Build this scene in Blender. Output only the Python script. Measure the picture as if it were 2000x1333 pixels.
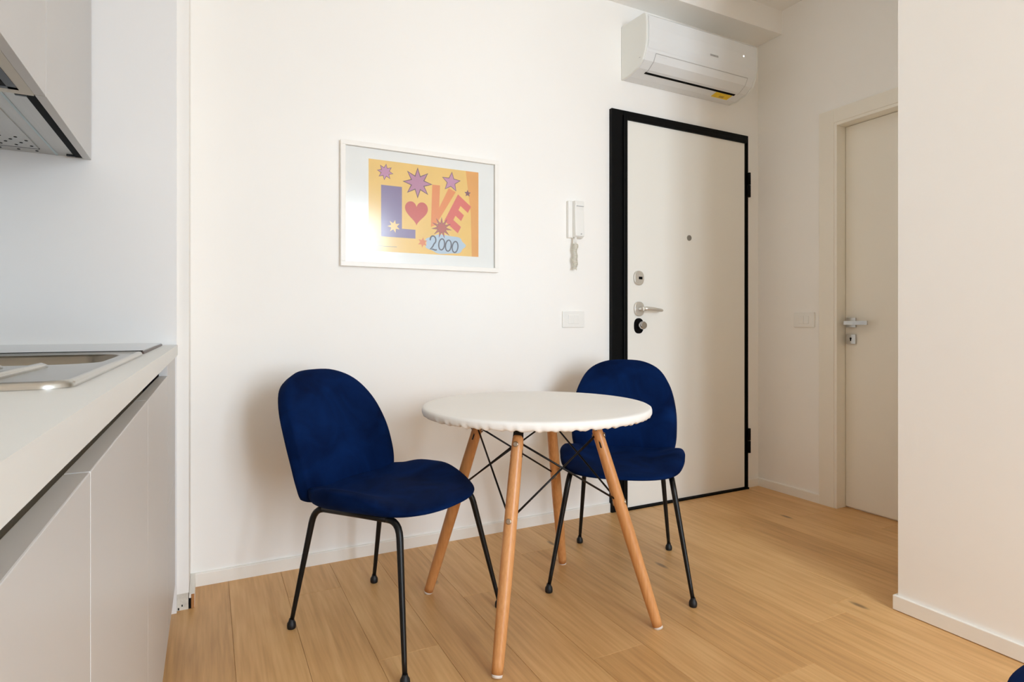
import bpy, math, random
from mathutils import Vector, Matrix

for o in list(bpy.data.objects):
    bpy.data.objects.remove(o, do_unlink=True)
SC = bpy.context.scene
COL = SC.collection
PI = math.pi

# ------------------------------------------------------------------ camera
cam_d = bpy.data.cameras.new('camera')
cam = bpy.data.objects.new('camera', cam_d)
COL.objects.link(cam)
cam.location = (0, 0, 1.0)
cam.rotation_euler = (PI / 2, 0, -math.atan(592 / 1150))
cam_d.sensor_fit = 'HORIZONTAL'
cam_d.sensor_width = 36
cam_d.lens = 36 * 1150 / 2000
cam_d.shift_y = -32.5 / 2000
cam_d.clip_start = 0.02
SC.camera = cam

# ------------------------------------------------------------------ daylight
WIN = dict(x0=0.70, x1=1.94, z0=0.12, z1=2.38, y=-2.0)
world = bpy.data.worlds.new('world')
SC.world = world
world.use_nodes = True
wn = world.node_tree
bgn = wn.nodes.get('Background') or wn.nodes.new('ShaderNodeBackground')
bgn.inputs['Color'].default_value = (0.86, 0.93, 1.0, 1)
bgn.inputs['Strength'].default_value = 1.0

ld = bpy.data.lights.new('window_daylight', 'AREA')
ld.shape = 'RECTANGLE'
ld.size = WIN['x1'] - WIN['x0'] + 0.1
ld.size_y = WIN['z1'] - WIN['z0'] + 0.1
ld.energy = 252
ld.color = (0.765, 0.875, 1.0)
lo = bpy.data.objects.new('window_daylight', ld)
COL.objects.link(lo)
lo.location = ((WIN['x0'] + WIN['x1']) / 2, WIN['y'] - 0.95, (WIN['z0'] + WIN['z1']) / 2 + 0.15)
lo.rotation_euler = (PI / 2 - math.radians(30), 0, 0)

SC.view_settings.view_transform = 'Standard'
SC.view_settings.look = 'None'
SC.view_settings.gamma = 1
SC.view_settings.use_curve_mapping = False
SC.view_settings.exposure = 0.0
try:
    SC.cycles.use_denoising = True
    SC.cycles.max_bounces = 14
    SC.cycles.diffuse_bounces = 10
    SC.cycles.glossy_bounces = 6
    SC.cycles.transparent_max_bounces = 12
    SC.cycles.caustics_reflective = False
    SC.cycles.caustics_refractive = False
    SC.cycles.sample_clamp_indirect = 6
except Exception:
    pass


# ------------------------------------------------------------------ materials
def lin(c):
    return tuple((v / 255 / 12.92) if v / 255 <= 0.04045 else ((v / 255 + 0.055) / 1.055) ** 2.4 for v in c)


def principled(name, rgb, rough=0.5, metal=0.0, var=0.03, scale=14.0, bump=0.0, bscale=120.0,
               stretch=(1, 1, 1), spec=None, coat=0.0, rvar=0.0, aniso=0.0):
    m = bpy.data.materials.new(name)
    m.use_nodes = True
    nt = m.node_tree
    b = nt.nodes['Principled BSDF']
    c = lin(rgb)
    tc = nt.nodes.new('ShaderNodeTexCoord')
    mp = nt.nodes.new('ShaderNodeMapping')
    mp.inputs['Scale'].default_value = stretch
    nt.links.new(tc.outputs['Object'], mp.inputs['Vector'])
    nz = nt.nodes.new('ShaderNodeTexNoise')
    nz.inputs['Scale'].default_value = scale
    nz.inputs['Detail'].default_value = 4
    nt.links.new(mp.outputs['Vector'], nz.inputs['Vector'])
    cr = nt.nodes.new('ShaderNodeValToRGB')
    cr.color_ramp.elements[0].position = 0.3
    cr.color_ramp.elements[1].position = 0.7
    cr.color_ramp.elements[0].color = tuple(max(0, v * (1 - var)) for v in c) + (1,)
    cr.color_ramp.elements[1].color = tuple(min(1, v * (1 + var)) for v in c) + (1,)
    nt.links.new(nz.outputs['Fac'], cr.inputs['Fac'])
    nt.links.new(cr.outputs['Color'], b.inputs['Base Color'])
    b.inputs['Roughness'].default_value = rough
    b.inputs['Metallic'].default_value = metal
    if spec is not None:
        b.inputs['Specular IOR Level'].default_value = spec
    if coat:
        b.inputs['Coat Weight'].default_value = coat
        b.inputs['Coat Roughness'].default_value = 0.08
    if bump:
        n2 = nt.nodes.new('ShaderNodeTexNoise')
        n2.inputs['Scale'].default_value = bscale
        nt.links.new(mp.outputs['Vector'], n2.inputs['Vector'])
        bp = nt.nodes.new('ShaderNodeBump')
        bp.inputs['Strength'].default_value = bump
        bp.inputs['Distance'].default_value = 0.002
        nt.links.new(n2.outputs['Fac'], bp.inputs['Height'])
        nt.links.new(bp.outputs['Normal'], b.inputs['Normal'])
    return m


def velvet_mat():
    m = principled('navy_velvet', (8, 30, 82), 0.85, 0, 0.0, spec=0.06)
    nt = m.node_tree
    b = nt.nodes['Principled BSDF']
    nz = [n for n in nt.nodes if n.type == 'TEX_NOISE'][0]
    nz.inputs['Scale'].default_value = 6.5
    nz.inputs['Detail'].default_value = 6
    nz.inputs['Distortion'].default_value = 0.8
    cr = [n for n in nt.nodes if n.type == 'VALTORGB'][0]
    cr.color_ramp.elements[0].color = lin((2, 17, 50)) + (1,)
    cr.color_ramp.elements[1].color = lin((7, 36, 84)) + (1,)
    b.inputs['Sheen Weight'].default_value = 0.03
    b.inputs['Sheen Roughness'].default_value = 0.35
    b.inputs['Sheen Tint'].default_value = lin((50, 100, 200)) + (1,)
    n2 = nt.nodes.new('ShaderNodeTexNoise')
    n2.inputs['Scale'].default_value = 900
    bp = nt.nodes.new('ShaderNodeBump')
    bp.inputs['Strength'].default_value = 0.12
    bp.inputs['Distance'].default_value = 0.001
    nt.links.new(n2.outputs['Fac'], bp.inputs['Height'])
    nt.links.new(bp.outputs['Normal'], b.inputs['Normal'])
    return m


def wood_mat(name, dark, mid, light, rough, grain=1.0, per_object=True, axis_scale=(26, 1.3, 26), knots=True):
    m = bpy.data.materials.new(name)
    m.use_nodes = True
    nt = m.node_tree
    N, L = nt.nodes, nt.links
    b = N['Principled BSDF']
    tc = N.new('ShaderNodeTexCoord')
    oi = N.new('ShaderNodeObjectInfo')
    add = N.new('ShaderNodeVectorMath'); add.operation = 'ADD'
    mul = N.new('ShaderNodeVectorMath'); mul.operation = 'SCALE'
    comb = N.new('ShaderNodeCombineXYZ')
    if per_object:
        L.new(oi.outputs['Random'], comb.inputs[0]); L.new(oi.outputs['Random'], comb.inputs[1])
        L.new(oi.outputs['Random'], comb.inputs[2])
    L.new(comb.outputs[0], mul.inputs[0]); mul.inputs['Scale'].default_value = 37.0
    L.new(tc.outputs['Object'], add.inputs[0]); L.new(mul.outputs[0], add.inputs[1])
    # broad figure: rings stretched along the board
    mp = N.new('ShaderNodeMapping'); mp.inputs['Scale'].default_value = (5.0, 0.55, 5.0)
    L.new(add.outputs[0], mp.inputs['Vector'])
    n1 = N.new('ShaderNodeTexNoise'); n1.inputs['Scale'].default_value = 1.6; n1.inputs['Detail'].default_value = 2
    n1.inputs['Distortion'].default_value = 0.3
    L.new(mp.outputs[0], n1.inputs['Vector'])
    m1 = N.new('ShaderNodeMath'); m1.operation = 'MULTIPLY'; m1.inputs[1].default_value = 26.0 * grain
    L.new(n1.outputs['Fac'], m1.inputs[0])
    m2 = N.new('ShaderNodeMath'); m2.operation = 'SINE'; L.new(m1.outputs[0], m2.inputs[0])
    # fine streaks
    mp2 = N.new('ShaderNodeMapping'); mp2.inputs['Scale'].default_value = axis_scale
    L.new(add.outputs[0], mp2.inputs['Vector'])
    n2 = N.new('ShaderNodeTexNoise'); n2.inputs['Scale'].default_value = 3.0; n2.inputs['Detail'].default_value = 6
    L.new(mp2.outputs[0], n2.inputs['Vector'])
    # blotches
    n3 = N.new('ShaderNodeTexNoise'); n3.inputs['Scale'].default_value = 2.4; n3.inputs['Detail'].default_value = 2
    L.new(add.outputs[0], n3.inputs['Vector'])
    a1 = N.new('ShaderNodeMath'); a1.operation = 'MULTIPLY_ADD'; a1.inputs[1].default_value = 0.04
    sf = N.new('ShaderNodeMath'); sf.operation = 'MULTIPLY_ADD'; sf.inputs[1].default_value = 0.8; sf.inputs[2].default_value = 0.10
    L.new(n2.outputs['Fac'], sf.inputs[0])
    L.new(m2.outputs[0], a1.inputs[0]); L.new(sf.outputs[0], a1.inputs[2])
    a2 = N.new('ShaderNodeMath'); a2.operation = 'MULTIPLY_ADD'; a2.inputs[1].default_value = 0.45
    L.new(n3.outputs['Fac'], a2.inputs[0]); L.new(a1.outputs[0], a2.inputs[2])
    a3 = N.new('ShaderNodeMath'); a3.operation = 'MULTIPLY_ADD'; a3.inputs[1].default_value = 0.16 if per_object else 0.0
    L.new(oi.outputs['Random'], a3.inputs[0]); L.new(a2.outputs[0], a3.inputs[2])
    cr = N.new('ShaderNodeValToRGB')
    e = cr.color_ramp.elements
    e[0].position = 0.50; e[0].color = lin(dark) + (1,)
    e[1].position = 1.05; e[1].color = lin(light) + (1,)
    k = e.new(0.78); k.color = lin(mid) + (1,)
    e[-1].position = 1.0
    L.new(a3.outputs[0], cr.inputs['Fac'])
    out = cr.outputs['Color']
    if knots:
        mk = N.new('ShaderNodeMapping'); mk.inputs['Scale'].default_value = (2.3, 0.8, 1.0)
        L.new(add.outputs[0], mk.inputs['Vector'])
        vo = N.new('ShaderNodeTexVoronoi'); vo.voronoi_dimensions = '2D'; vo.inputs['Scale'].default_value = 1.0
        L.new(mk.outputs[0], vo.inputs['Vector'])
        kr = N.new('ShaderNodeValToRGB')
        kr.color_ramp.elements[0].position = 0.012; kr.color_ramp.elements[0].color = (0.75, 0.75, 0.75, 1)
        kr.color_ramp.elements[1].position = 0.035; kr.color_ramp.elements[1].color = (0, 0, 0, 1)
        L.new(vo.outputs['Distance'], kr.inputs['Fac'])
        mx = N.new('ShaderNodeMix'); mx.data_type = 'RGBA'
        L.new(kr.outputs['Color'], mx.inputs['Factor'])
        L.new(out, mx.inputs['A']); mx.inputs['B'].default_value = lin((98, 74, 50)) + (1,)
        out = mx.outputs['Result']
    L.new(out, b.inputs['Base Color'])
    b.inputs['Roughness'].default_value = rough
    bp = N.new('ShaderNodeBump'); bp.inputs['Strength'].default_value = 0.06; bp.inputs['Distance'].default_value = 0.001
    L.new(n2.outputs['Fac'], bp.inputs['Height']); L.new(bp.outputs['Normal'], b.inputs['Normal'])
    return m


def glass_mat(name, rough=0.05, ior=1.45):
    m = bpy.data.materials.new(name)
    m.use_nodes = True
    nt = m.node_tree
    nt.nodes.clear()
    out = nt.nodes.new('ShaderNodeOutputMaterial')
    tr = nt.nodes.new('ShaderNodeBsdfTransparent')
    tr.inputs['Color'].default_value = (0.985, 0.99, 0.985, 1)
    gl = nt.nodes.new('ShaderNodeBsdfGlossy')
    gl.inputs['Roughness'].default_value = rough
    lw = nt.nodes.new('ShaderNodeLayerWeight')
    lw.inputs['Blend'].default_value = 0.5
    pw = nt.nodes.new('ShaderNodeMath'); pw.operation = 'POWER'; pw.inputs[1].default_value = 5.0
    nt.links.new(lw.outputs['Facing'], pw.inputs[0])
    fr = nt.nodes.new('ShaderNodeMath'); fr.operation = 'MULTIPLY_ADD'
    fr.inputs[1].default_value = 0.95; fr.inputs[2].default_value = 0.045
    nt.links.new(pw.outputs[0], fr.inputs[0])
    mx = nt.nodes.new('ShaderNodeMixShader')
    nt.links.new(fr.outputs[0], mx.inputs[0])
    nt.links.new(tr.outputs[0], mx.inputs[1])
    nt.links.new(gl.outputs[0], mx.inputs[2])
    nt.links.new(mx.outputs[0], out.inputs['Surface'])
    return m


def glow_mat(name, rgb, strength):
    m = principled(name, rgb, 0.4)
    b = m.node_tree.nodes['Principled BSDF']
    b.inputs['Emission Color'].default_value = lin(rgb) + (1,)
    b.inputs['Emission Strength'].default_value = strength
    return m


M = {}
M['wall'] = principled('wall_paint', (246, 244, 240), 0.75, 0, 0.008, 2.0, 0.04, 260)
M['ceiling'] = principled('ceiling_paint', (246, 244, 240), 0.85, 0, 0.008, 2.0)
M['base'] = principled('white_baseboard', (241, 238, 231), 0.42, 0, 0.01)
M['subfloor'] = principled('subfloor', (70, 48, 30), 0.9, 0, 0.1)
M['oak'] = wood_mat('oak_planks', (188, 143, 90), (211, 164, 107), (224, 180, 123), 0.42, 1.0)
M['beech'] = wood_mat('beech_legs', (196, 134, 78), (208, 148, 92), (218, 160, 104), 0.36, 0.4, True, (60, 60, 2.5), False)
M['velvet'] = velvet_mat()
M['black_metal'] = principled('black_metal', (9, 9, 10), 0.38, 0.0, 0.1, spec=0.35)
M['black_rubber'] = principled('black_rubber', (9, 9, 10), 0.55, 0, 0.1)
M['cloth'] = principled('white_cloth', (240, 238, 234), 0.7, 0, 0.01, 5, 0.10, 700)
M['pad'] = principled('white_foot_pad', (226, 218, 210), 0.5)
M['steel'] = principled('brushed_steel', (188, 187, 182), 0.26, 1.0, 0.05, 8, 0, 0, (1, 30, 1))
M['bowl_steel'] = principled('bowl_steel', (150, 143, 132), 0.22, 1.0, 0.05, 8, 0, 0, (1, 30, 1))
M['bolt'] = principled('bolt_steel', (196, 180, 162), 0.3, 1.0, 0.05)
M['laminate'] = principled('grey_white_laminate', (201, 200, 199), 0.38, 0, 0.006, 3)
M['panel'] = principled('end_panel_laminate', (236, 236, 236), 0.28, 0, 0.006, 3)
M['counter'] = principled('counter_laminate', (226, 228, 226), 0.36, 0, 0.008, 9)
M['carcass'] = principled('cabinet_carcass', (206, 202, 192), 0.5, 0, 0.01)
M['hob'] = principled('hob_glass', (8, 8, 9), 0.06, 0, 0.05, spec=0.6)
M['hob_edge'] = principled('hob_edge', (70, 46, 42), 0.35, 0.3)
M['alu'] = principled('hood_metal', (186, 184, 180), 0.34, 0.85, 0.03, 6, 0, 0, (20, 1, 1))
M['alu_dark'] = principled('dark_aluminium', (62, 63, 66), 0.35, 0.8)
M['diffuser'] = principled('lamp_diffuser', (170, 188, 192), 0.3)
M['slot'] = principled('black_slot', (6, 6, 7), 0.7, spec=0.1)
M['door_black'] = principled('door_frame_black', (8, 8, 8), 0.5, 0.0, 0.1, spec=0.12)
M['door_white'] = principled('entry_door_white', (240, 238, 231), 0.24, 0, 0.006, 2)
M['door_cream'] = principled('inner_door_cream', (240, 235, 223), 0.40, 0, 0.008, 2)
M['chrome'] = principled('satin_chrome', (205, 205, 205), 0.22, 1.0, 0.02)
M['nickel'] = principled('satin_nickel', (222, 218, 210), 0.38, 0.75, 0.02)
M['peep'] = principled('peephole_metal', (150, 148, 142), 0.4, 0.5, 0.02)
M['white_plastic'] = principled('white_plastic', (240, 239, 235), 0.32, 0, 0.004)
M['ac_plastic'] = principled('ac_plastic', (232, 234, 235), 0.25, 0, 0.004)
M['ac_side'] = principled('ac_side_plastic', (232, 234, 230), 0.4, 0, 0.004)
M['grey_print'] = principled('grey_print', (178, 178, 178), 0.4)
M['yellow'] = principled('yellow_sticker', (242, 205, 40), 0.5, 0, 0.06, 60)
M['ochre'] = principled('ochre_sticker', (196, 160, 50), 0.5, 0, 0.06, 60)
M['led'] = glow_mat('indicator_light', (255, 255, 255), 6.0)
M['frame_white'] = principled('frame_white', (243, 240, 234), 0.4, 0, 0.01)
M['mat_white'] = principled('mat_board', (250, 250, 250), 0.8, 0, 0.004)
M['glass'] = glass_mat('picture_glass', 0.16)
M['pane'] = glass_mat('window_glass', 0.0)
M['mdf'] = principled('raw_mdf', (176, 122, 70), 0.8, 0, 0.15, 90)
M['plaster'] = principled('rough_plaster', (214, 209, 198), 0.9, 0, 0.10, 60, 0.5, 160)
M['cord'] = principled('intercom_cord', (222, 219, 205), 0.45)
PR = {}
for k, c in dict(bg=(250, 206, 118), stripe=(243, 172, 92), purple=(140, 124, 166), heart=(214, 98, 92), vee=(242, 148, 88),
                 ee=(230, 112, 104), mauve=(198, 138, 172), mauve2=(206, 146, 184), plum=(138, 84, 104), cream=(252, 214, 140),
                 burst=(196, 108, 100), coral=(240, 146, 100), cloud=(192, 212, 232), ink=(96, 100, 116), edge=(120, 88, 104)).items():
    PR[k] = principled('print_' + k, c, 0.6, 0, 0.035, 9)


# ------------------------------------------------------------------ mesh helpers
class MB:
    def __init__(self):
        self.v = []; self.f = []; self.sm = []

    def add(self, vs, fs, smooth=False):
        n = len(self.v)
        self.v += [tuple(p) for p in vs]
        self.f += [tuple(i + n for i in q) for q in fs]
        self.sm += [smooth] * len(fs)
        return self

    def box(self, x0, x1, y0, y1, z0, z1):
        vs = [(x, y, z) for x in (x0, x1) for y in (y0, y1) for z in (z0, z1)]
        return self.add(vs, [(0, 1, 3, 2), (4, 6, 7, 5), (0, 4, 5, 1), (2, 3, 7, 6), (0, 2, 6, 4), (1, 5, 7, 3)])

    def prism(self, poly, a0, a1, axis='y', smooth=False):
        """extrude a polygon along an axis; poly coords: axis y -> (x,z), x -> (y,z), z -> (x,y)"""
        def pt(p, a):
            return {'y': (p[0], a, p[1]), 'x': (a, p[0], p[1]), 'z': (p[0], p[1], a)}[axis]
        n = len(poly)
        vs = [pt(p, a0) for p in poly] + [pt(p, a1) for p in poly]
        self.add(vs, [tuple(range(n))[::-1], tuple(range(n, 2 * n))])
        n0 = len(self.v) - 2 * n
        for i in range(n):
            j = (i + 1) % n
            self.f.append((n0 + i, n0 + j, n0 + n + j, n0 + n + i)); self.sm.append(smooth)
        return self

    def tube(self, pts, radii, n=12, caps=True):
        pts = [Vector(p) for p in pts]
        if not isinstance(radii, (list, tuple)):
            radii = [radii] * len(pts)
        vs = []; fs = []
        up = None
        for i, p in enumerate(pts):
            d = (pts[min(i + 1, len(pts) - 1)] - pts[max(i - 1, 0)]).normalized()
            if up is None:
                up = Vector((0, 0, 1)) if abs(d.z) < 0.9 else Vector((1, 0, 0))
            a = (up - d * up.dot(d)).normalized(); b = d.cross(a); up = a
            for k in range(n):
                t = 2 * PI * k / n
                vs.append(p + (a * math.cos(t) + b * math.sin(t)) * radii[i])
        for i in range(len(pts) - 1):
            for k in range(n):
                k2 = (k + 1) % n
                fs.append((i * n + k, i * n + k2, (i + 1) * n + k2, (i + 1) * n + k))
        self.add(vs, fs, True)
        if caps:
            n0 = len(self.v) - len(vs)
            self.f.append(tuple(n0 + k for k in range(n))[::-1]); self.sm.append(False)
            self.f.append(tuple(n0 + (len(pts) - 1) * n + k for k in range(n))); self.sm.append(False)
        return self

    def loft(self, loops, smooth=True, cap0=False, cap1=False):
        n = len(loops[0]); vs = [p for l in loops for p in l]; fs = []
        for i in range(len(loops) - 1):
            for k in range(n):
                k2 = (k + 1) % n
                fs.append((i * n + k, i * n + k2, (i + 1) * n + k2, (i + 1) * n + k))
        self.add(vs, fs, smooth)
        n0 = len(self.v) - len(vs)
        if cap0:
            self.f.append(tuple(n0 + k for k in range(n))[::-1]); self.sm.append(False)
        if cap1:
            self.f.append(tuple(n0 + (len(loops) - 1) * n + k for k in range(n))); self.sm.append(False)
        return self

    def build(self, name, mat, parent=None, bevel=0.0, seg=2, loc=None, mesh=None):
        me = bpy.data.meshes.new(name)
        me.from_pydata(self.v, [], self.f)
        me.polygons.foreach_set('use_smooth', self.sm)
        import bmesh
        bm = bmesh.new(); bm.from_mesh(me)
        bmesh.ops.recalc_face_normals(bm, faces=bm.faces)
        bm.to_mesh(me); bm.free()
        me.materials.append(mat)
        o = bpy.data.objects.new(name, me)
        COL.objects.link(o)
        if parent:
            o.parent = parent
        if loc:
            o.location = loc
        if bevel:
            md = o.modifiers.new('bevel', 'BEVEL')
            md.width = bevel; md.segments = seg; md.limit_method = 'ANGLE'; md.angle_limit = math.radians(40)
            md.harden_normals = False
        return o


def B(x0, x1, y0, y1, z0, z1):
    return MB().box(x0, x1, y0, y1, z0, z1)


def empty(name, loc=(0, 0, 0), rz=0):
    o = bpy.data.objects.new(name, None)
    o.empty_display_size = 0.05
    COL.objects.link(o)
    o.location = loc
    o.rotation_euler = (0, 0, rz)
    return o


def tag(o, label, cat, group=None, kind=None):
    o['label'] = label
    if cat:
        o['category'] = cat
    if group:
        o['group'] = group
    if kind:
        o['kind'] = kind
    return o


def struct(o, label):
    o['kind'] = 'structure'
    o['label'] = label
    return o


def rrect(cx, cy, hx, hy, r, n=6):
    pts = []
    for (sx, sy, a0) in ((1, 1, 0), (-1, 1, 90), (-1, -1, 180), (1, -1, 270)):
        for i in range(n + 1):
            a = math.radians(a0 + 90 * i / n)
            pts.append((cx + sx * (hx - r) + r * math.cos(a), cy + sy * (hy - r) + r * math.sin(a)))
    return pts


# ------------------------------------------------------------------ room shell
D = 2.554      # back wall
XL = -0.71     # kitchen wall
XR = 3.035     # corridor end wall
XP = 2.143     # near partition face
YP = 1.213     # near partition end
YF = WIN['y']  # window wall
ZC = 2.867     # ceiling

floor = struct(B(XL - .1, XR + .25, YF - .1, D + .1, -0.08, -0.014).build('floor', M['subfloor']), 'light oak plank floor of the apartment')
# planks
rng = random.Random(5)
PW = 0.190
x = 0.068 - PW * 5
starts = {0.068: 1.10, 0.258: 2.29, 0.448: 1.737, 0.638: 0.9, 0.828: 2.0, 1.018: 1.45}
plank_cache = {}
xi = 0
while x < XR + 0.1:
    x0, x1 = max(x, XL), min(x + PW, XR + 0.1)
    key = round(x, 3)
    j = starts.get(key, rng.uniform(0.2, 2.2))
    cuts = [YF]
    ys = j
    while ys > YF + 0.25:
        ys -= 1.83
    ys += 1.83
    while ys < D - 0.05:
        if ys > YF + 0.05:
            cuts.append(ys)
        ys += 1.83
    cuts.append(D)
    for a, b_ in zip(cuts[:-1], cuts[1:]):
        w, l = round(x1 - x0, 4), round(b_ - a, 4)
        if w < 0.02 or l < 0.02:
            continue
        if (w, l) not in plank_cache:
            hw, hl = w / 2 - 0.00035, l / 2 - 0.00035
            c = 0.0007
            bot = [(-hw, -hl, -0.014), (hw, -hl, -0.014), (hw, hl, -0.014), (-hw, hl, -0.014)]
            mid = [(p[0], p[1], -c) for p in bot]
            top = [(math.copysign(abs(p[0]) - c, p[0]), math.copysign(abs(p[1]) - c, p[1]), 0) for p in bot]
            po = MB().loft([bot, mid, top], smooth=False, cap1=True).build('plank', M['oak'], floor)
            plank_cache[(w, l)] = po.data
        else:
            po = bpy.data.objects.new('plank', plank_cache[(w, l)])
            COL.objects.link(po); po.parent = floor
        po.location = ((x0 + x1) / 2, (a + b_) / 2, 0)
    x += PW

T = 0.12
DX0, DX1, DZ = 1.955, 2.915, 2.125        # entry door opening
wb = MB()
wb.box(XL - T, DX0, D, D + T, 0, ZC).box(DX1, XR + .2, D, D + T, 0, ZC).box(DX0, DX1, D, D + T, DZ, ZC)
struct(wb.build('wall_back', M['wall']), 'cream white wall behind the table')
struct(B(XL - T, XL, YF, D, 0, ZC).build('wall_left', M['wall']), 'white wall behind the kitchen units')
IY0, IY1, IZ = 1.262, 2.040, 2.096       # inner door opening
wr = MB()
wr.box(XR, XR + .16, IY1, D, 0, ZC).box(XR, XR + .16, IY0, IY1, IZ, ZC).box(XR, XR + .16, YP - .15, IY0, 0, ZC)
struct(wr.build('wall_right', M['wall']), 'cream wall at the end of the entrance niche')
struct(B(XP, XR, YF, YP, 0, ZC).build('wall_partition', M['wall']), 'white partition wall in the right foreground')
wf = MB()
T = 0.30
wf.box(XL, WIN['x0'], YF - T, YF, 0, ZC).box(WIN['x1'], XP, YF - T, YF, 0, ZC)
wf.box(WIN['x0'], WIN['x1'], YF - T, YF, WIN['z1'], ZC).box(WIN['x0'], WIN['x1'], YF - T, YF, -0.02, WIN['z0'])
struct(wf.build('wall_front', M['wall']), 'white wall with the balcony window behind the camera')
struct(B(XL - T, XR + .2, YF - T, D + T, ZC, ZC + .1).build('ceiling', M['ceiling']), 'white ceiling')
struct(B(XL, XR, 2.382, D, 2.728, ZC).build('trim_1', M['wall']), 'boxed soffit running along the top of the back wall')
# nib at the end of the kitchen run
nib = struct(B(XL, -0.062, 2.354, D, 0.058, ZC).build('wall_nib', M['wall'], bevel=0.002), 'narrow wall end beside the kitchen units')
B(XL, -0.064, 2.358, D, 0.0, 0.058).build('bare_plaster', M['plaster'], nib)['label'] = 'rough unpainted plaster foot'
pl = MB()
for (px, pz, s) in ((-0.083, 0.016, .0035), (-0.094, 0.006, .004)):
    pl.box(px - s / 2, px + s / 2, 2.3572, 2.3585, pz - s, pz + s)
pl.build('chip', M['slot'], nib)
# baseboards
BH = 0.050
bb = MB().prism([(D, 0), (D - .012, 0), (D - .012, BH - .004), (D - .009, BH), (D, BH)], -0.045, 1.896, 'x')
bb.prism([(D, 0), (D - .012, 0), (D - .012, BH - .004), (D - .009, BH), (D, BH)], 2.934, XR - .012, 'x')
struct(bb.build('baseboard_back', M['base']), 'low white baseboard along the back wall')
br = MB().prism([(XR, 0), (XR - .012, 0), (XR - .012, BH - .004), (XR - .009, BH), (XR, BH)], 2.134, D, 'y')
struct(br.build('baseboard_right', M['base']), 'low white baseboard of the entrance niche')
bp_ = MB().box(XP - .012, XP, YF, YP + .012, 0.002, .052).box(XP, XR - .02, YP, YP + .012, 0.002, .052)
struct(bp_.build('baseboard_partition', M['base'], bevel=.002), 'white baseboard of the partition wall')
bn = struct(B(-0.062, -0.045, 2.362, D, 0, BH).build('baseboard_nib', M['base']), 'short white baseboard with a raw cut end')
B(-0.0625, -0.0555, 2.3605, 2.362, 0, 0.036).build('gap', M['slot'], bn)
B(-0.0555, -0.0455, 2.3605, 2.362, 0, 0.049).build('raw_end', M['mdf'], bn)['label'] = 'raw brown board end'

# window behind the camera
w1 = struct(empty('window_1', ((WIN['x0'] + WIN['x1']) / 2, YF - .06, 0)), 'tall double balcony window behind the camera')
wx = (WIN['x1'] - WIN['x0']) / 2
fr = MB().box(-wx, -wx + .06, -.04, .04, WIN['z0'], WIN['z1']).box(wx - .06, wx, -.04, .04, WIN['z0'], WIN['z1'])
fr.box(-wx, wx, -.04, .04, WIN['z1'] - .06, WIN['z1']).box(-wx, wx, -.04, .04, WIN['z0'], WIN['z0'] + .06).box(-.05, .05, -.04, .04, WIN['z0'], WIN['z1'])
fr.build('window_frame', M['base'], w1)
for s in (-1, 1):
    B(min(s * .05, s * (wx - .06)), max(s * .05, s * (wx - .06)), -.004, .004, WIN['z0'] + .06, WIN['z1'] - .06).build('pane', M['pane'], w1)

# ------------------------------------------------------------------ entry door
d1 = struct(empty('door_1', (0, D, 0)), 'white armoured entry door in a black frame')
d1['category'] = 'door'
f = MB()
f.box(1.898, 1.972, -.022, .05, 0, 2.149).box(1.972, 2.902, -.022, .05, 2.119, 2.149)
f.box(2.900, 2.924, -.022, .05, 0, 2.149)
f.build('door_frame', M['door_black'], d1, bevel=.002)
f = MB().box(1.972, 1.997, -.032, .05, 0, 2.122).box(1.972, 2.902, -.030, .05, 2.100, 2.122)
f.build('inner_frame', M['door_black'], d1, bevel=.003)
B(1.972, 2.918, -.034, .05, 0, 0.009).build('threshold', M['door_black'], d1)
leaf = B(1.997, 2.894, -.020, .045, 0.012, 2.100).build('door_leaf', M['door_white'], d1, bevel=.002)
B(2.894, 2.912, -.022, .045, 0.010, 2.112).build('leaf_edge', M['door_black'], leaf)
for z in (1.849, 0.292):
    h = MB().tube([(2.924, -.026, z - .074), (2.924, -.026, z - .002)], .011, 12).tube([(2.924, -.026, z + .002), (2.924, -.026, z + .074)], .011, 12)
    h.build('hinge', M['door_black'], d1)


def oval(cx, cz, rx, rz, y0, y1, name, mat, parent, n=40, cham=.003):
    ring = lambda k, y: [(cx + (rx - k) * math.copysign(abs(math.cos(t)) ** .8, math.cos(t)), y, cz + (rz - k) * math.copysign(abs(math.sin(t)) ** .8, math.sin(t))) for t in [2 * PI * i / n for i in range(n)]]
    return MB().loft([ring(0, y1), ring(0, y0 + cham), ring(cham, y0)], True, cap1=True).build(name, mat, parent)


ro = oval(2.077, 1.252, .034, .039, -.030, -.020, 'lock_escutcheon', M['nickel'], leaf)
B(2.073, 2.097, -.0312, -.030, 1.245, 1.259).build('keyhole', M['slot'], d1)
oval(2.079, 1.084, .034, .039, -.030, -.020, 'handle_rosette', M['nickel'], leaf)
lv = MB().tube([(2.082, -.028, 1.084), (2.082, -.070, 1.084)], .010, 14)
lv.tube([(2.072, -.070, 1.084), (2.090, -.074, 1.085), (2.13, -.076, 1.083), (2.17, -.073, 1.079), (2.20, -.066, 1.077), (2.212, -.060, 1.076)], [.010, .0115, .0105, .0095, .0085, .006], 14)
lv.build('lever', M['nickel'], leaf)
oval(2.080, 0.992, .033, .042, -.0215, -.020, 'cylinder_hole', M['slot'], leaf, cham=.0005)
MB().tube([(2.083, -.018, .995), (2.083, -.058, .995), (2.083, -.064, .995)], [.0215, .0215, .018], 24).build('turn_knob', M['chrome'], leaf)
MB().tube([(2.445, -.018, 1.495), (2.445, -.024, 1.495)], [.0165, .0155], 24).build('peephole', M['peep'], leaf)

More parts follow.
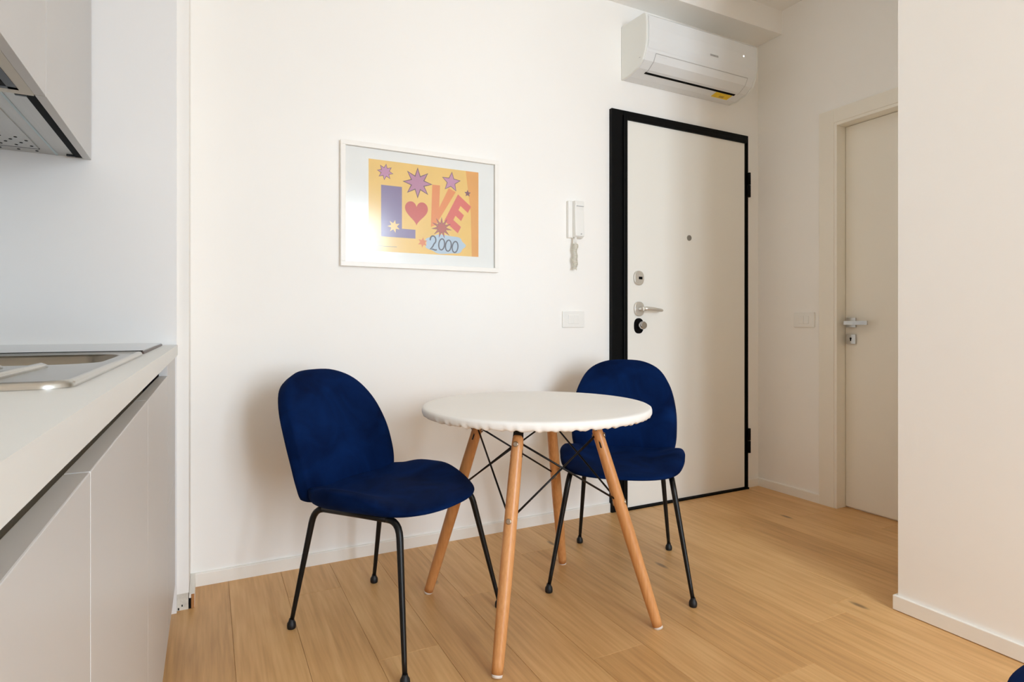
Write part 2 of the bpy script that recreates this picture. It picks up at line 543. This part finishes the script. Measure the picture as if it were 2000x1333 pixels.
# ------------------------------------------------------------------ inner door
d2 = struct(empty('door_2', (XR, 0, 0)), 'cream inner door with square chrome handle in the niche')
d2['category'] = 'door'
f = MB().box(-.016, 0, 2.045, 2.132, 0, 2.171).box(-.016, 0, YP + .014, 2.045, 2.096, 2.171).box(-.016, 0, YP + .014, IY0, 0, 2.096)
f.build('architrave', M['door_cream'], d2, bevel=.002)
f = MB().box(-.012, .075, 2.030, 2.046, 0, 2.096).box(-.012, .075, IY0, 2.030, 2.080, 2.097).box(-.012, .075, IY0 - .001, IY0 + .014, 0, 2.08)
f.build('jamb', M['door_cream'], d2, bevel=.0015)
B(.075, .155, IY0, 2.0415, 0, 2.0965).build('stop', M['door_cream'], d2)
leaf2 = B(.062, .102, IY0 + .016, 2.028, 0.008, 2.078).build('door_leaf', M['door_cream'], d2, bevel=.0015)
hy, hz = 1.994, 1.008
B(.052, .062, hy - .026, hy + .026, hz - .024, hz + .028).build('handle_rosette', M['chrome'], leaf2, bevel=.001)
lv = MB().tube([(.056, hy, hz), (.016, hy, hz)], .009, 12).box(.008, .020, hy - .115, hy + .012, hz - .011, hz + .011)
lv.build('lever', M['chrome'], leaf2, bevel=.0015)
B(.052, .062, hy - .026, hy + .026, hz - .114, hz - .062).build('key_rosette', M['chrome'], leaf2, bevel=.001)
MB().tube([(.0525, hy, hz - .084), (.0512, hy, hz - .084)], .0055, 12).box(.0512, .0525, hy - .003, hy + .003, hz - .098, hz - .084).build('keyhole', M['slot'], d2)

# ------------------------------------------------------------------ kitchen
CF = -0.0955   # counter front
DF = -0.1035   # door front
HX0, HX1, HY0, HY1 = -0.60, -0.165, 1.20, 1.585   # sink cut-out
ct = MB()
ct.box(XL, CF, .095, HY0, .894, .929).box(XL, CF, HY1, 2.338, .894, .929).box(XL, HX0, HY0, HY1, .894, .929).box(HX1, CF, HY0, HY1, .894, .929)
tag(ct.build('worktop', M['counter'], bevel=0), 'pale grey kitchen worktop running to the end panel', 'worktop')
tag(B(XL, -0.099, 2.340, 2.3535, 0.0, ZC - .002).build('end_panel', M['panel'], bevel=.001), 'glossy white panel at the far end of the kitchen', 'panel')
units = [(.095, .705, 'nearest white base cabinet, cropped by the left photo edge'),
         (.705, 1.3185, 'middle white base cabinet under the sink'),
         (1.3185, 1.92, 'far white base cabinet next to the drawer unit')]
for (a, b_, lab) in units:
    r = tag(empty('base_cabinet', (DF, (a + b_) / 2, 0)), lab, 'cabinet', 'white base cabinets under the worktop')
    hw = (b_ - a) / 2
    B(XL - DF + .01, -.024, -hw + .001, hw - .001, .10, .760).build('body', M['carcass'], r)
    B(-.14, -.060, -hw + .001, hw - .001, .76, .890).build('grip_channel', M['carcass'], r)
    B(-.022, 0, -hw + .0016, hw - .0016, .10, .855).build('door', M['laminate'], r, bevel=.0012)
    B(-.072, -.058, -hw, hw, 0.0, .10).build('plinth', M['laminate'], r)
r = tag(empty('drawer_unit', (DF, 2.13, 0)), 'narrow white drawer unit against the kitchen end panel', 'cabinet')
hw = .2085
B(XL - DF + .01, -.024, -hw, hw, .10, .760).build('body', M['carcass'], r)
B(-.022, 0, -hw + .0016, hw - .001, .10, .477).build('drawer', M['laminate'], r, bevel=.001)
B(-.022, 0, -hw + .0016, hw - .001, .481, .892).build('drawer', M['laminate'], r, bevel=.001)
B(-.072, -.058, -hw, hw, 0.0, .10).build('plinth', M['laminate'], r)

# sink
sk = tag(empty('sink', (0, 0, 0)), 'stainless steel inset sink with ridged drainer', 'sink')
scx, scy, shx, shy = (-0.135 - 0.63) / 2, 1.205, 0.2475, 0.405
lp = lambda cx, cy, hx, hy, rr, z: [(p[0], p[1], z) for p in rrect(cx, cy, hx, hy, rr, 8)]
bcx, bcy, bhx, bhy = (HX0 + HX1) / 2, (HY0 + HY1) / 2, (HX1 - HX0) / 2 - .004, (HY1 - HY0) / 2 - .004
MB().loft([lp(scx, scy, shx, shy, .03, .9292), lp(scx, scy, shx, shy, .03, .934), lp(scx, scy, shx - .003, shy - .003, .028, .9375),
           lp(scx, scy, shx - .008, shy - .008, .024, .938), lp(scx, scy, shx - .016, shy - .016, .018, .934),
           lp(bcx, bcy, bhx, bhy, .07, .9335)], True).build('rim', M['steel'], sk)
MB().loft([lp(bcx, bcy, bhx, bhy, .07, .9335), lp(bcx, bcy, bhx - .004, bhy - .004, .068, .929), lp(bcx, bcy, bhx - .008, bhy - .008, .066, .82),
           lp(bcx, bcy, bhx - .03, bhy - .03, .05, .785), lp(bcx, bcy, .03, .03, .029, .778)], True, cap1=True).build('bowl', M['bowl_steel'], sk)
for i in range(6):
    rx = -.23 - i * .055
    MB().tube([(rx, .86, .9345), (rx, .87, .9362), (rx + .002, 1.13, .9355), (rx + .003, 1.15, .9340)], [.004, .006, .006, .004], 8).build('drainer_ridge', M['steel'], sk)
# hob
hb = tag(empty('hob', (0, 0, 0)), 'black glass hob lying flush under the extractor hood', 'hob')
MB().prism(rrect(-.389, 1.965, .249, .318, .012), .9345, .938, 'z').build('glass', M['hob'], hb)
MB().prism(rrect(-.389, 1.965, .251, .320, .014), .9292, .9345, 'z').build('edge_trim', M['hob_edge'], hb)

# upper cabinets
UF, UZ = -0.341, 1.537
HC = 1.735
r = tag(empty('hood_cabinet', (UF, HC, UZ)), 'white wall cabinet with extractor hood in its underside', 'cabinet')
W = 2.338 - HC
B(-.022, 0, .0015, W - .001, 0, 1.30).build('door', M['laminate'], r, bevel=.001)
b = MB().box(XL - UF, -.024, 0, W, .03, 1.30).box(-.37 + .002, -.024, 0, .010, 0, .03)
b.build('body', M['carcass'], r)
hd = B(-.365, -.043, .012, W - .002, .004, .030).build('hood', M['alu'], r)
B(-.042, -.022, .012, W - .010, .001, .030).build('suction_slot', M['slot'], r)
B(-.092, -.086, .012, W - .002, .0025, .004).build('light_diffuser', M['diffuser'], hd)
B(-.365, -.122, .012, W - .072, .0005, .004).build('filter_plate', M['alu'], hd)
for ix in range(4):
    for iy in range(4):
        hx = -.134 - ix * .036 - (iy % 2) * .018; yy = W - .098 - iy * .030
        MB().tube([(hx, yy, .0006), (hx, yy, -.0004)], .0042, 8).build('vent_hole', M['slot'], hd)
B(-.365, -.122, W - .064, W - .060, .0022, .0041).build('seam', M['slot'], hd)
for ix in range(3):
    hx = -.135 - ix * .045
    MB().tube([(hx, W - .03, .0042), (hx, W - .03, .003)], .0042, 8).build('vent_hole', M['slot'], hd)
for yy in (.018, W - .022):
    c = MB().box(-.062, -.040, yy - .005, yy + .005, -.001, .004)
    c.build('clip', M['alu_dark'], hd, bevel=.001)
r = tag(empty('wall_cabinet', (UF, .90, UZ)), 'white wall cabinet with open underside, cropped by the upper left edge', 'cabinet')
W = HC - .90
B(-.022, 0, .001, W - .0015, 0, 1.30).build('door', M['laminate'], r, bevel=.001)
b = MB().box(-.046, -.022, 0, W, 0, .9).box(XL - UF, -.34, 0, W, 0, 1.3).box(-.34, -.046, W - .020, W, 0, 1.3).box(-.34, -.046, 0, .02, 0, 1.3).box(-.34, -.022, 0, W, 1.28, 1.3)
b.build('body', M['carcass'], r)
b = MB().box(-.064, -.046, .02, W - .02, -.001, .022).box(-.340, -.325, .02, W - .02, -.001, .022).box(-.340, -.046, W - .036, W - .02, -.001, .022)
b.build('drip_frame', M['alu_dark'], r)
B(-.325, -.064, .02, W - .036, .010, .016).build('drip_tray', M['steel'], r)
for yy in (W - .20,):
    B(-.325, -.064, yy - .004, yy + .004, .002, .010).build('rack_bar', M['alu_dark'], r)

# ------------------------------------------------------------------ air conditioner
ac = tag(empty('air_conditioner', (1.976, D, 2.317)), 'white wall mounted air conditioner above the entry door', 'air conditioner')
AL = .812
prof = [(0, .0), (-.06, .0), (-.135, .018), (-.175, .045), (-.196, .085), (-.205, .13), (-.207, .20), (-.203, .262), (-.190, .276), (0, .285)]
MB().prism(prof, .014, AL - .014, 'x', False).build('body', M['ac_plastic'], ac, bevel=.004)
sprof = [(0, -.001), (-.06, -.001), (-.136, .017), (-.177, .044), (-.198, .085), (-.207, .13), (-.2085, .20), (-.204, .264), (-.190, .278), (0, .2865)]
for (a, b_) in ((0, .014), (AL - .014, AL)):
    MB().prism(sprof, a, b_, 'x').build('side_cover', M['ac_side'], ac, bevel=.004)
fp = [(-.200, .098), (-.2085, .13), (-.2105, .20), (-.2065, .258), (-.203, .258), (-.2065, .20), (-.2045, .13), (-.197, .10)]
MB().prism(fp, .016, AL - .016, 'x').build('front_panel', M['ac_plastic'], ac)
# louvre lies along the slanted lower face from (-.175,.045) to (-.060,0)
fl = [(-.1945, .079), (-.1775, .045), (-.137, .0175), (-.120, .0125), (-.120, .0155), (-.137, .0205), (-.175, .048), (-.192, .081)]
MB().prism(fl, .075, AL - .070, 'x').build('louvre', M['ac_plastic'], ac, bevel=.0008)
MB().prism([(-.119, .0128), (-.105, .0092), (-.105, .0125), (-.119, .0160)], .070, AL - .080, 'x').build('air_slot', M['slot'], ac)
for (a, b_) in ((.073, .0755), (AL - .0705, AL - .068)):
    MB().prism([(-.1948, .079), (-.1779, .0447), (-.137, .0172), (-.120, .0122), (-.120, .0155), (-.137, .0205), (-.175, .048), (-.192, .081)], a, b_, 'x').build('louvre_seam', M['grey_print'], ac)
MB().prism([(-.1958, .0822), (-.1948, .0796), (-.190, .0800), (-.191, .0825)], .073, AL - .068, 'x').build('louvre_seam', M['grey_print'], ac)
MB().prism([(-.103, .0082), (-.060, -.0012), (-.060, .0002), (-.103, .0096)], AL - .215, AL - .090, 'x').build('sticker', M['yellow'], ac)
MB().prism([(-.082, .0030), (-.068, -.0004), (-.068, .0004), (-.082, .0040)], AL - .165, AL - .130, 'x').build('sticker_mark', M['ochre'], ac)
for i in range(7):
    B(.440 + i * .0085, .4465 + i * .0085, -.2118, -.2096, .141 , .150).build('logo_letter', M['grey_print'], ac)
B(.095, .150, -.1905, -.1880, .0705, .0735).build('louvre_print', M['grey_print'], ac)
MB().tube([(AL - .118, -.2115, .190), (AL - .118, -.2085, .190)], .0032, 10).build('indicator_light', M['led'], ac)
B(.0, -.0008, -.16, -.15, .06, .0625).build('side_mark', M['grey_print'], ac)

# ------------------------------------------------------------------ wall fittings
ic = tag(empty('intercom', (1.627, D, 1.442)), 'white intercom handset with coiled cord beside the entry door', 'intercom')
B(0, .090, -.022, 0, 0, .190).build('base', M['white_plastic'], ic, bevel=.004)
hs = MB().prism([(-.022, .004), (-.040, .002), (-.052, .008), (-.050, .05), (-.046, .14), (-.052, .176), (-.046, .188), (-.022, .188)], .024, .078, 'x')
hs = hs.build('handset', M['white_plastic'], ic, bevel=.004)
B(.030, .072, -.0532, -.050, .158, .161).build('earpiece_groove', M['grey_print'], hs)
MB().tube([(.058, -.0505, .018), (.058, -.054, .018)], .0035, 10).build('call_button', M['grey_print'], hs)
MB().tube([(.034, -.035, .006), (.034, -.035, -.030)], .006, 10).build('cord_plug', M['white_plastic'], ic)
pts = []
for i in range(22 * 14 + 1):
    t = i / 14.0
    rr = .0125 + .0022 * math.sin(t * .55)
    zz = -.028 - t * .0061
    pts.append((.036 + rr * math.cos(2 * PI * t) + .003 * math.sin(t * .8), -.026 + rr * math.sin(2 * PI * t), zz))
MB().tube(pts, .0019, 6).build('coiled_cord', M['cord'], ic)


def switch(name, loc, rz, label, n):
    r = tag(empty(name, loc, rz), label, 'switch')
    B(-.066, .066, -.009, 0, -.042, .042).build('plate', M['white_plastic'], r, bevel=.003)
    w = .066 / n
    for i in range(n):
        a = -.033 + i * w
        B(a + .0008, a + w - .0008, -.0115, -.008, -.0225, .0225).build('rocker', M['white_plastic'], r, bevel=.0015)
    return r


switch('light_switch', (1.667, D, 1.026), 0, 'white wall switch plate below the intercom', 2)
switch('light_switch', (XR, 2.231, 1.026), -PI / 2, 'white wall switch plate next to the cream inner door', 2)

# ------------------------------------------------------------------ framed print
FW, FH = .738, .533
pic = tag(empty('framed_poster', (.862, D, 1.5145)), 'white framed LOVE 2000 poster hanging on the back wall', 'picture')
q = .020
f = MB()
for (a0, a1, c0, c1) in ((-FW / 2, FW / 2, FH / 2 - q, FH / 2), (-FW / 2, FW / 2, -FH / 2, -FH / 2 + q), (-FW / 2, -FW / 2 + q, -FH / 2 + q, FH / 2 - q), (FW / 2 - q, FW / 2, -FH / 2 + q, FH / 2 - q)):
    f.box(a0, a1, -.026, 0, c0, c1)
f.build('frame', M['frame_white'], pic, bevel=.0012)
B(-FW / 2 + q, FW / 2 - q, -.010, -.004, -FH / 2 + q, FH / 2 - q).build('mat_board', M['mat_white'], pic)
B(-FW / 2 + q, FW / 2 - q, -.0155, -.0140, -FH / 2 + q, FH / 2 - q).build('glass', M['glass'], pic)
PX0, PX1, PZ0, PZ1 = .613 - .862, 1.131 - .862, 1.3185 - 1.5145, 1.717 - 1.5145
YB = -.0102
pr = B(PX0, PX1, YB - .0003, -.0098, PZ0, PZ1).build('print', PR['bg'], pic)
layer = [0]


def uv(u, v):
    return (PX0 + u * (PX1 - PX0), PZ1 - v * (PZ1 - PZ0))


def flat(name, poly, mat, lv):
    y = YB - .0003 - .00012 * lv
    pts = [uv(*p) for p in poly]
    n = len(pts)
    cxx = sum(p[0] for p in pts) / n; czz = sum(p[1] for p in pts) / n
    return MB().prism(pts, y, y + .0001, 'y').build(name, mat, pr)


AR = (PX1 - PX0) / (PZ1 - PZ0)


def star(cx, cy, r, n, inner, mat, lv, rot=0.0, edge=True):
    def poly(k):
        P = []
        for i in range(2 * n):
            rr = r * k if i % 2 == 0 else r * inner * (k if k < 1.05 else 1.0 + (k - 1) * 1.6)
            a = rot - PI / 2 + PI * i / n
            P.append((cx + rr * math.cos(a), cy + rr * math.sin(a) * AR))
        return P
    if edge:
        flat('star_outline', poly(1.14), PR['edge'], lv - .5)
    flat('star', poly(1.0), mat, lv)


flat('stripe', [(.875, 0), (1, 0), (1, 1), (.935, 1), (.925, .5)], PR['stripe'], 1)
flat('letter', [(.105, .27), (.285, .27), (.285, .735), (.405, .735), (.405, .835), (.105, .835)], PR['purple'], 2)
hp = []
for i in range(48):
    t = 2 * PI * i / 48
    hx = 16 * math.sin(t) ** 3; hyv = 13 * math.cos(t) - 5 * math.cos(2 * t) - 2 * math.cos(3 * t) - math.cos(4 * t)
    hp.append((.415 + hx / 16 * .103, .53 - hyv / 29 * .27))
flat('heart', hp, PR['heart'], 2)
flat('letter', [(.558, .205), (.630, .205), (.622, .46), (.712, .225), (.778, .262), (.592, .660), (.545, .690)], PR['vee'], 2)
e0, eu, ev = (.800, .285), (.115, .118), (-.128, .315)   # origin, arm direction, stem direction
E2 = lambda a, b: (e0[0] + a * eu[0] + b * ev[0], e0[1] + a * eu[1] + b * ev[1])
flat('letter', [E2(0, 0), E2(1.10, 0), E2(1.10, .24), E2(.48, .24), E2(.48, .40), E2(.95, .40), E2(.95, .62), E2(.48, .62), E2(.48, .78), E2(1.12, .78), E2(1.12, 1.02), E2(0, 1.02)], PR['ee'], 3)
star(.140, .125, .062, 8, .52, PR['mauve2'], 3, .12)
star(.425, .205, .118, 8, .46, PR['mauve'], 3)
star(.735, .150, .082, 5, .42, PR['mauve2'], 3, .08)
star(.893, .262, .033, 5, .46, PR['plum'], 3, 0, False)
star(.215, .715, .056, 7, .48, PR['cream'], 4, .2, False)
cl = []
for i in range(60):
    t = 2 * PI * i / 60
    k = 1 + .055 * math.cos(7 * t)
    cl.append((.680 + .186 * k * math.copysign(abs(math.cos(t)) ** .8, math.cos(t)), .878 + .108 * k * math.sin(t)))
flat('cloud', cl, PR['cloud'], 2)
star(.645, .690, .085, 11, .40, PR['burst'], 4)
star(.470, .872, .046, 6, .48, PR['coral'], 3, .1, False)


def ribbon(pts, w, lv, closed=False):
    P = [Vector((p[0] * AR, p[1])) for p in pts]
    n = len(P); L1 = []; R1 = []
    for i in range(n):
        d = (P[(i + 1) % n] - P[(i - 1) % n]) if closed else (P[min(i + 1, n - 1)] - P[max(i - 1, 0)])
        d.normalize(); nn = Vector((-d.y, d.x)) * w / 2
        L1.append(P[i] + nn); R1.append(P[i] - nn)
    y = YB - .0003 - .00012 * lv
    mb = MB(); fs = []; vs = []
    for p in L1 + R1:
        X_, Z_ = uv(p.x / AR, p.y); vs.append((X_, y, Z_))
    m_ = n if closed else n - 1
    for i in range(m_):
        j = (i + 1) % n
        fs.append((i, j, n + j, n + i))
    mb.add(vs, fs)
    o = mb.build('numeral', PR['ink'], pr)
    sd = o.modifiers.new('thickness', 'SOLIDIFY'); sd.thickness = .0001
    return o


two = []
for i in range(15):
    t = PI * 1.05 - i / 14 * PI * 1.42
    two.append((.565 + .026 * math.cos(t), .835 - .045 * math.sin(t)))
two += [(.560, .915), (.538, .945), (.560, .940), (.585, .950), (.600, .945)]
ribbon(two, .016, 4)
for k, cxx in enumerate((.645, .708, .772)):
    ribbon([(cxx + .027 * math.cos(2 * PI * i / 28) - .012 * math.sin(2 * PI * i / 28) * .4, .880 + .010 * k + .064 * math.sin(2 * PI * i / 28)) for i in range(28)], .015, 4, True)
ribbon([(.05, .938), (.15, .942), (.24, .940)], .004, 4).name = 'caption_line'

# ------------------------------------------------------------------ table
TC = (1.02, 1.797)
tb = tag(empty('round_table', (TC[0], TC[1], 0)), 'small round dining table with splayed wooden legs and black wire bracing', 'table')
TR = .392
ring = lambda r_, z: [(r_ * math.cos(2 * PI * i / 96), r_ * math.sin(2 * PI * i / 96), z) for i in range(96)]
MB().loft([ring(TR - .012, .6985), ring(TR - .003, .702), ring(TR - .002, .712), ring(TR - .006, .7185)], True, True, True).build('table_top', M['cloth'], tb)
Z1, A0, A1 = .648, .295, .150
lean = lambda z: A0 + (A1 - A0) * z / Z1
for (sx, sy) in ((-1, -1), (1, -1), (1, 1), (-1, 1)):
    pt = lambda z, off=0: Vector((sx * (lean(z) + off), sy * (lean(z) + off), z))
    zs = [.008, .03, .10, .30, .50, .62, .640, Z1]
    rs = [.0165, .0172, .0185, .0205, .0200, .0185, .0175, .013]
    lg = MB().tube([pt(z) for z in zs], rs, 24).build('leg', M['beech'], tb)
    MB().tube([pt(.0), pt(.009)], [.0155, .0162], 20).build('foot_pad', M['pad'], lg)
    # bracket rising out of the slot in the leg top
    dirv = Vector((sx, sy, 0)).normalized(); sd = Vector((-sy, sx, 0)).normalized()
    br_ = MB()
    p0 = pt(.585); p1 = pt(.698)
    vs = []
    for (p, hw_) in ((p0, .0196), (p1, .014)):
        for a in (-hw_, hw_):
            for b_ in (-.0026, .0026):
                vs.append(p + sd * a + dirv * b_)
    br_.add(vs, [(0, 1, 3, 2), (4, 6, 7, 5), (0, 4, 5, 1), (2, 3, 7, 6), (0, 2, 6, 4), (1, 5, 7, 3)])
    c = pt(.697)
    br_.tube([c, c + Vector((0, 0, .0015))], .045, 16)
    br_.build('bracket', M['black_metal'], tb)
    for z in (.622, .402):
        p = pt(z)
        for d_ in (dirv, -dirv):
            d3 = Vector((d_.x, d_.y, .22 if d_ is dirv else -.22)).normalized()
            MB().tube([p + d3 * .017, p + d3 * .0215, p + d3 * .0222], [.0085, .0085, .006], 16).build('bolt', M['bolt'], lg)
# wire bracing: an X in each of the four sides
cor = [(-1, -1), (1, -1), (1, 1), (-1, 1)]
for i in range(4):
    (ax, ay), (bx, by) = cor[i], cor[(i + 1) % 4]
    zt, zl = .630, .405
    for (p, r_) in (((ax, ay), (bx, by)), ((bx, by), (ax, ay))):
        P0 = Vector((p[0] * lean(zt), p[1] * lean(zt), zt)); P1 = Vector((r_[0] * lean(zl), r_[1] * lean(zl), zl))
        off = Vector((p[0] + r_[0], p[1] + r_[1], 0)).normalized() * (.003 if p == (ax, ay) else -.003)
        MB().tube([P0 + off, P1 + off], .0033, 8).build('brace_rod', M['black_metal'], tb)

# fitted cover on the table top
rngc = random.Random(11)
ph = [rngc.uniform(0, 2 * PI) for _ in range(8)]
NT = 480


def gather(t):
    return (.45 * math.sin(61 * t + ph[0] + 1.5 * math.sin(5 * t)) + .30 * math.sin(97 * t + ph[1] + math.sin(7 * t)) + .25 * math.sin(41 * t + ph[2]))


cl = MB(); loops = []
prof = [(0.02, .7222, 0), (.15, .7222, 0), (.30, .7222, 0), (.375, .7221, 0), (.389, .7212, 0), (.3945, .718, 0), (.396, .712, .0004), (.3955, .705, .0012), (.394, .700, .0022), (.391, .695, .0038), (.384, .6925, .0050), (.374, .6935, .0050)]
for (r_, z, amp) in prof:
    L_ = []
    for i in range(NT):
        t = 2 * PI * i / NT
        g = gather(t)
        L_.append(((r_ + amp * g) * math.cos(t), (r_ + amp * g) * math.sin(t), z + amp * .9 * gather(t + .013)))
    loops.append(L_)
cl.loft(loops, True, cap0=True)
tag(cl.build('table_cover', M['cloth'], loc=(TC[0], TC[1], 0)), 'white elasticated cloth cover with gathered hem on the round table', 'tablecloth')


# ------------------------------------------------------------------ chairs
def catmull(P, n=8):
    out = []
    m_ = len(P)
    for i in range(m_):
        p0, p1, p2, p3 = [Vector(P[(i + k) % m_]) for k in (-1, 0, 1, 2)]
        for k in range(n):
            t = k / n
            out.append(0.5 * ((2 * p1) + (p2 - p0) * t + (2 * p0 - 5 * p1 + 4 * p2 - p3) * t * t + (-p0 + 3 * p1 - 3 * p2 + p3) * t ** 3))
    return out


def shell(outline, centre, t_top, t_bot, fmap, nr=14, k=3.2):
    """a closed pillow: rings from the outline to its centre, offset along the local normal"""
    n = len(outline); C0 = Vector(centre)

    def nrm(x, s):
        e = 1e-3
        a = fmap(x + e, s) - fmap(x - e, s); b = fmap(x, s + e) - fmap(x, s - e)
        return a.cross(b).normalized()
    rs = [math.sin(PI / 2 * i / nr) for i in range(1, nr + 1)]
    mb = MB(); vs = []; fs = []

    def pnt(r_, q_, sgn):
        p = C0 + (Vector(q_) - C0) * r_
        h = (max(0, 1 - r_ ** k)) ** (1 / k) * (t_top if sgn > 0 else -t_bot)
        return fmap(p.x, p.y) + nrm(p.x, p.y) * h
    top = []
    vs.append(pnt(0, C0, 1)); top_c = 0
    vs.append(pnt(0, C0, -1)); bot_c = 1
    idx = {}
    for side in (1, -1):
        for i, r_ in enumerate(rs):
            if i == nr - 1 and side == -1:
                for j in range(n):
                    idx[(side, i, j)] = idx[(1, i, j)]
                continue
            for j in range(n):
                idx[(side, i, j)] = len(vs); vs.append(pnt(r_, outline[j], side))
    for side in (1, -1):
        c = top_c if side == 1 else bot_c
        for j in range(n):
            j2 = (j + 1) % n
            fs.append((c, idx[(side, 0, j)], idx[(side, 0, j2)]) if side == 1 else (c, idx[(side, 0, j2)], idx[(side, 0, j)]))
            for i in range(nr - 1):
                q_ = (idx[(side, i, j)], idx[(side, i + 1, j)], idx[(side, i + 1, j2)], idx[(side, i, j2)])
                fs.append(q_ if side == 1 else q_[::-1])
    mb.add(vs, fs, True)
    return mb


sm = lambda t: max(0, min(1, t)) ** 2 * (3 - 2 * max(0, min(1, t)))


def back_map(x, s):
    z = .432 + s
    d = max(-.02, z - .45)
    y = -.190 - .19 * d - .75 * d * abs(d)
    y -= .034 * (1 - (x / .226) ** 2)
    return Vector((x, y, z))


def seat_mid(x, q_):
    ax = abs(x) / .247
    z = .440
    z += .046 * sm((ax - .40) / .62) * (.50 + .50 * sm((q_ + .20) / .15)) * (1 - .85 * sm((q_ - .02) / .20))
    z += .018 * sm((-.12 - q_) / .10)
    z -= .003 * sm((q_ - .05) / .15)
    return z


back_out = catmull([(0, .391), (.090, .384), (.163, .350), (.207, .284), (.226, .195), (.2275, .110), (.221, .045), (.200, -.004), (.12, -.024),
                    (0, -.026), (-.12, -.024), (-.200, -.004), (-.221, .045), (-.2275, .110), (-.226, .195), (-.207, .284), (-.163, .350), (-.090, .384)], 5)
seat_out = catmull([(0, .264), (.085, .255), (.163, .220), (.218, .152), (.244, .060), (.247, -.03), (.234, -.115), (.20, -.180), (.11, -.215),
                    (0, -.222), (-.11, -.215), (-.20, -.180), (-.234, -.115), (-.247, -.03), (-.244, .060), (-.218, .152), (-.163, .220), (-.085, .255)], 5)
rail_z = lambda q_: .398 + .026 * (q_ + .19) / .375


def seat_shell(nr=16):
    """upholstered pan: dished top, rolled rim, rounded underside resting on the frame"""
    n = len(seat_out); C0 = Vector((0, .02))
    rs = [math.sin(PI / 2 * i / nr) for i in range(1, nr + 1)]
    vs = []; fs = []; idx = {}

    def pnt(r_, b_, side):
        p = C0 + (Vector(b_) - C0) * r_
        ze = seat_mid(b_[0], b_[1])
        if side > 0:
            z = seat_mid(p.x, p.y) + .017 * max(0, 1 - r_ ** 5) ** (1 / 2.6)
        else:
            zb = rail_z(p.y) - .003
            z = ze + (zb - ze) * max(0, 1 - r_ ** 3.4) ** (1 / 3.4)
        return Vector((p.x, p.y, z))
    vs.append(pnt(0, C0, 1)); vs.append(pnt(0, C0, -1))
    for side in (1, -1):
        for i, r_ in enumerate(rs):
            for j in range(n):
                if i == nr - 1 and side == -1:
                    idx[(side, i, j)] = idx[(1, i, j)]
                else:
                    idx[(side, i, j)] = len(vs); vs.append(pnt(r_, seat_out[j], side))
    for side in (1, -1):
        c = 0 if side == 1 else 1
        for j in range(n):
            j2 = (j + 1) % n
            fs.append((c, idx[(side, 0, j)], idx[(side, 0, j2)]))
            for i in range(nr - 1):
                fs.append((idx[(side, i, j)], idx[(side, i + 1, j)], idx[(side, i + 1, j2)], idx[(side, i, j2)]))
    return MB().add(vs, fs, True)


def make_chair():
    r = empty('velvet_chair')
    seat_shell().build('seat', M['velvet'], r)
    shell(back_out, (0, .18), .024, .042, back_map, 16, 5.5).build('backrest', M['velvet'], r)
    for sx in (-1, 1):
        bk, ft = (sx * .165, -.190, rail_z(-.190)), (sx * .190, .185, rail_z(.185))
        for (h_, foot, nm) in ((bk, (sx * .197, -.262), 0), (ft, (sx * .258, .262), 1)):
            top = Vector(h_); gr = Vector((foot[0], foot[1], .022))
            d = (gr - top).normalized()
            inn = Vector((0, .045, .003) if nm == 0 else (0, -.045, -.003))
            pts_ = []
            a = top + inn; c = top; e = top + d * .05
            for i in range(7):
                t = i / 6
                pts_.append(a * (1 - t) ** 2 + c * 2 * t * (1 - t) + e * t * t)
            rad = [.0105] * 7
            for i in range(1, 9):
                t = i / 8
                pts_.append(e + (gr - e) * t)
                rad.append(.0105 + (.0070 - .0105) * t)
            lg = MB().tube(pts_, rad, 14).build('leg', M['black_metal'], r)
            g = Vector((foot[0], foot[1], 0))
            MB().tube([g, g + Vector((0, 0, .003)), g + Vector((0, 0, .010)), g + Vector((0, 0, .018)), g + Vector((0, 0, .024)), g + Vector((0, 0, .032))],
                      [.0125, .0140, .0145, .0135, .0095, .0078], 14).build('foot_glide', M['black_rubber'], lg)
        MB().tube([(sx * .165, -.150, rail_z(-.15)), (sx * .178, .02, rail_z(.02)), (sx * .190, .145, rail_z(.145))], .0105, 12).build('side_rail', M['black_metal'], r)
    for yy, hx in ((-.10, .171), (.10, .184)):
        MB().tube([(-hx, yy, rail_z(yy) + .004), (hx, yy, rail_z(yy) + .004)], .0095, 10).build('cross_rail', M['black_metal'], r)
    return r


def copy_tree(o, parent=None):
    c = o.copy(); COL.objects.link(c)
    if parent:
        c.parent = parent
    for ch in list(o.children):
        copy_tree(ch, c)
    return c


proto = make_chair()
spots = [((.5510, 1.9455), (.556, -.831), 'navy velvet chair on the left of the table, turned towards the camera'),
         ((1.4940, 1.9275), (-.64, -.77), 'navy velvet chair behind the table in front of the entry door'),
         ((1.200, .212), (-.02, 1.0), 'navy velvet chair cropped in the lower right corner of the photo')]
chairs = [proto] + [copy_tree(proto) for _ in spots[1:]]
for ch, ((cx, cy), (fx, fy), lab) in zip(chairs, spots):
    ch.location = (cx, cy, 0)
    ch.rotation_euler = (0, 0, math.atan2(fy, fx) - PI / 2)
    tag(ch, lab, 'chair', 'navy velvet chairs')
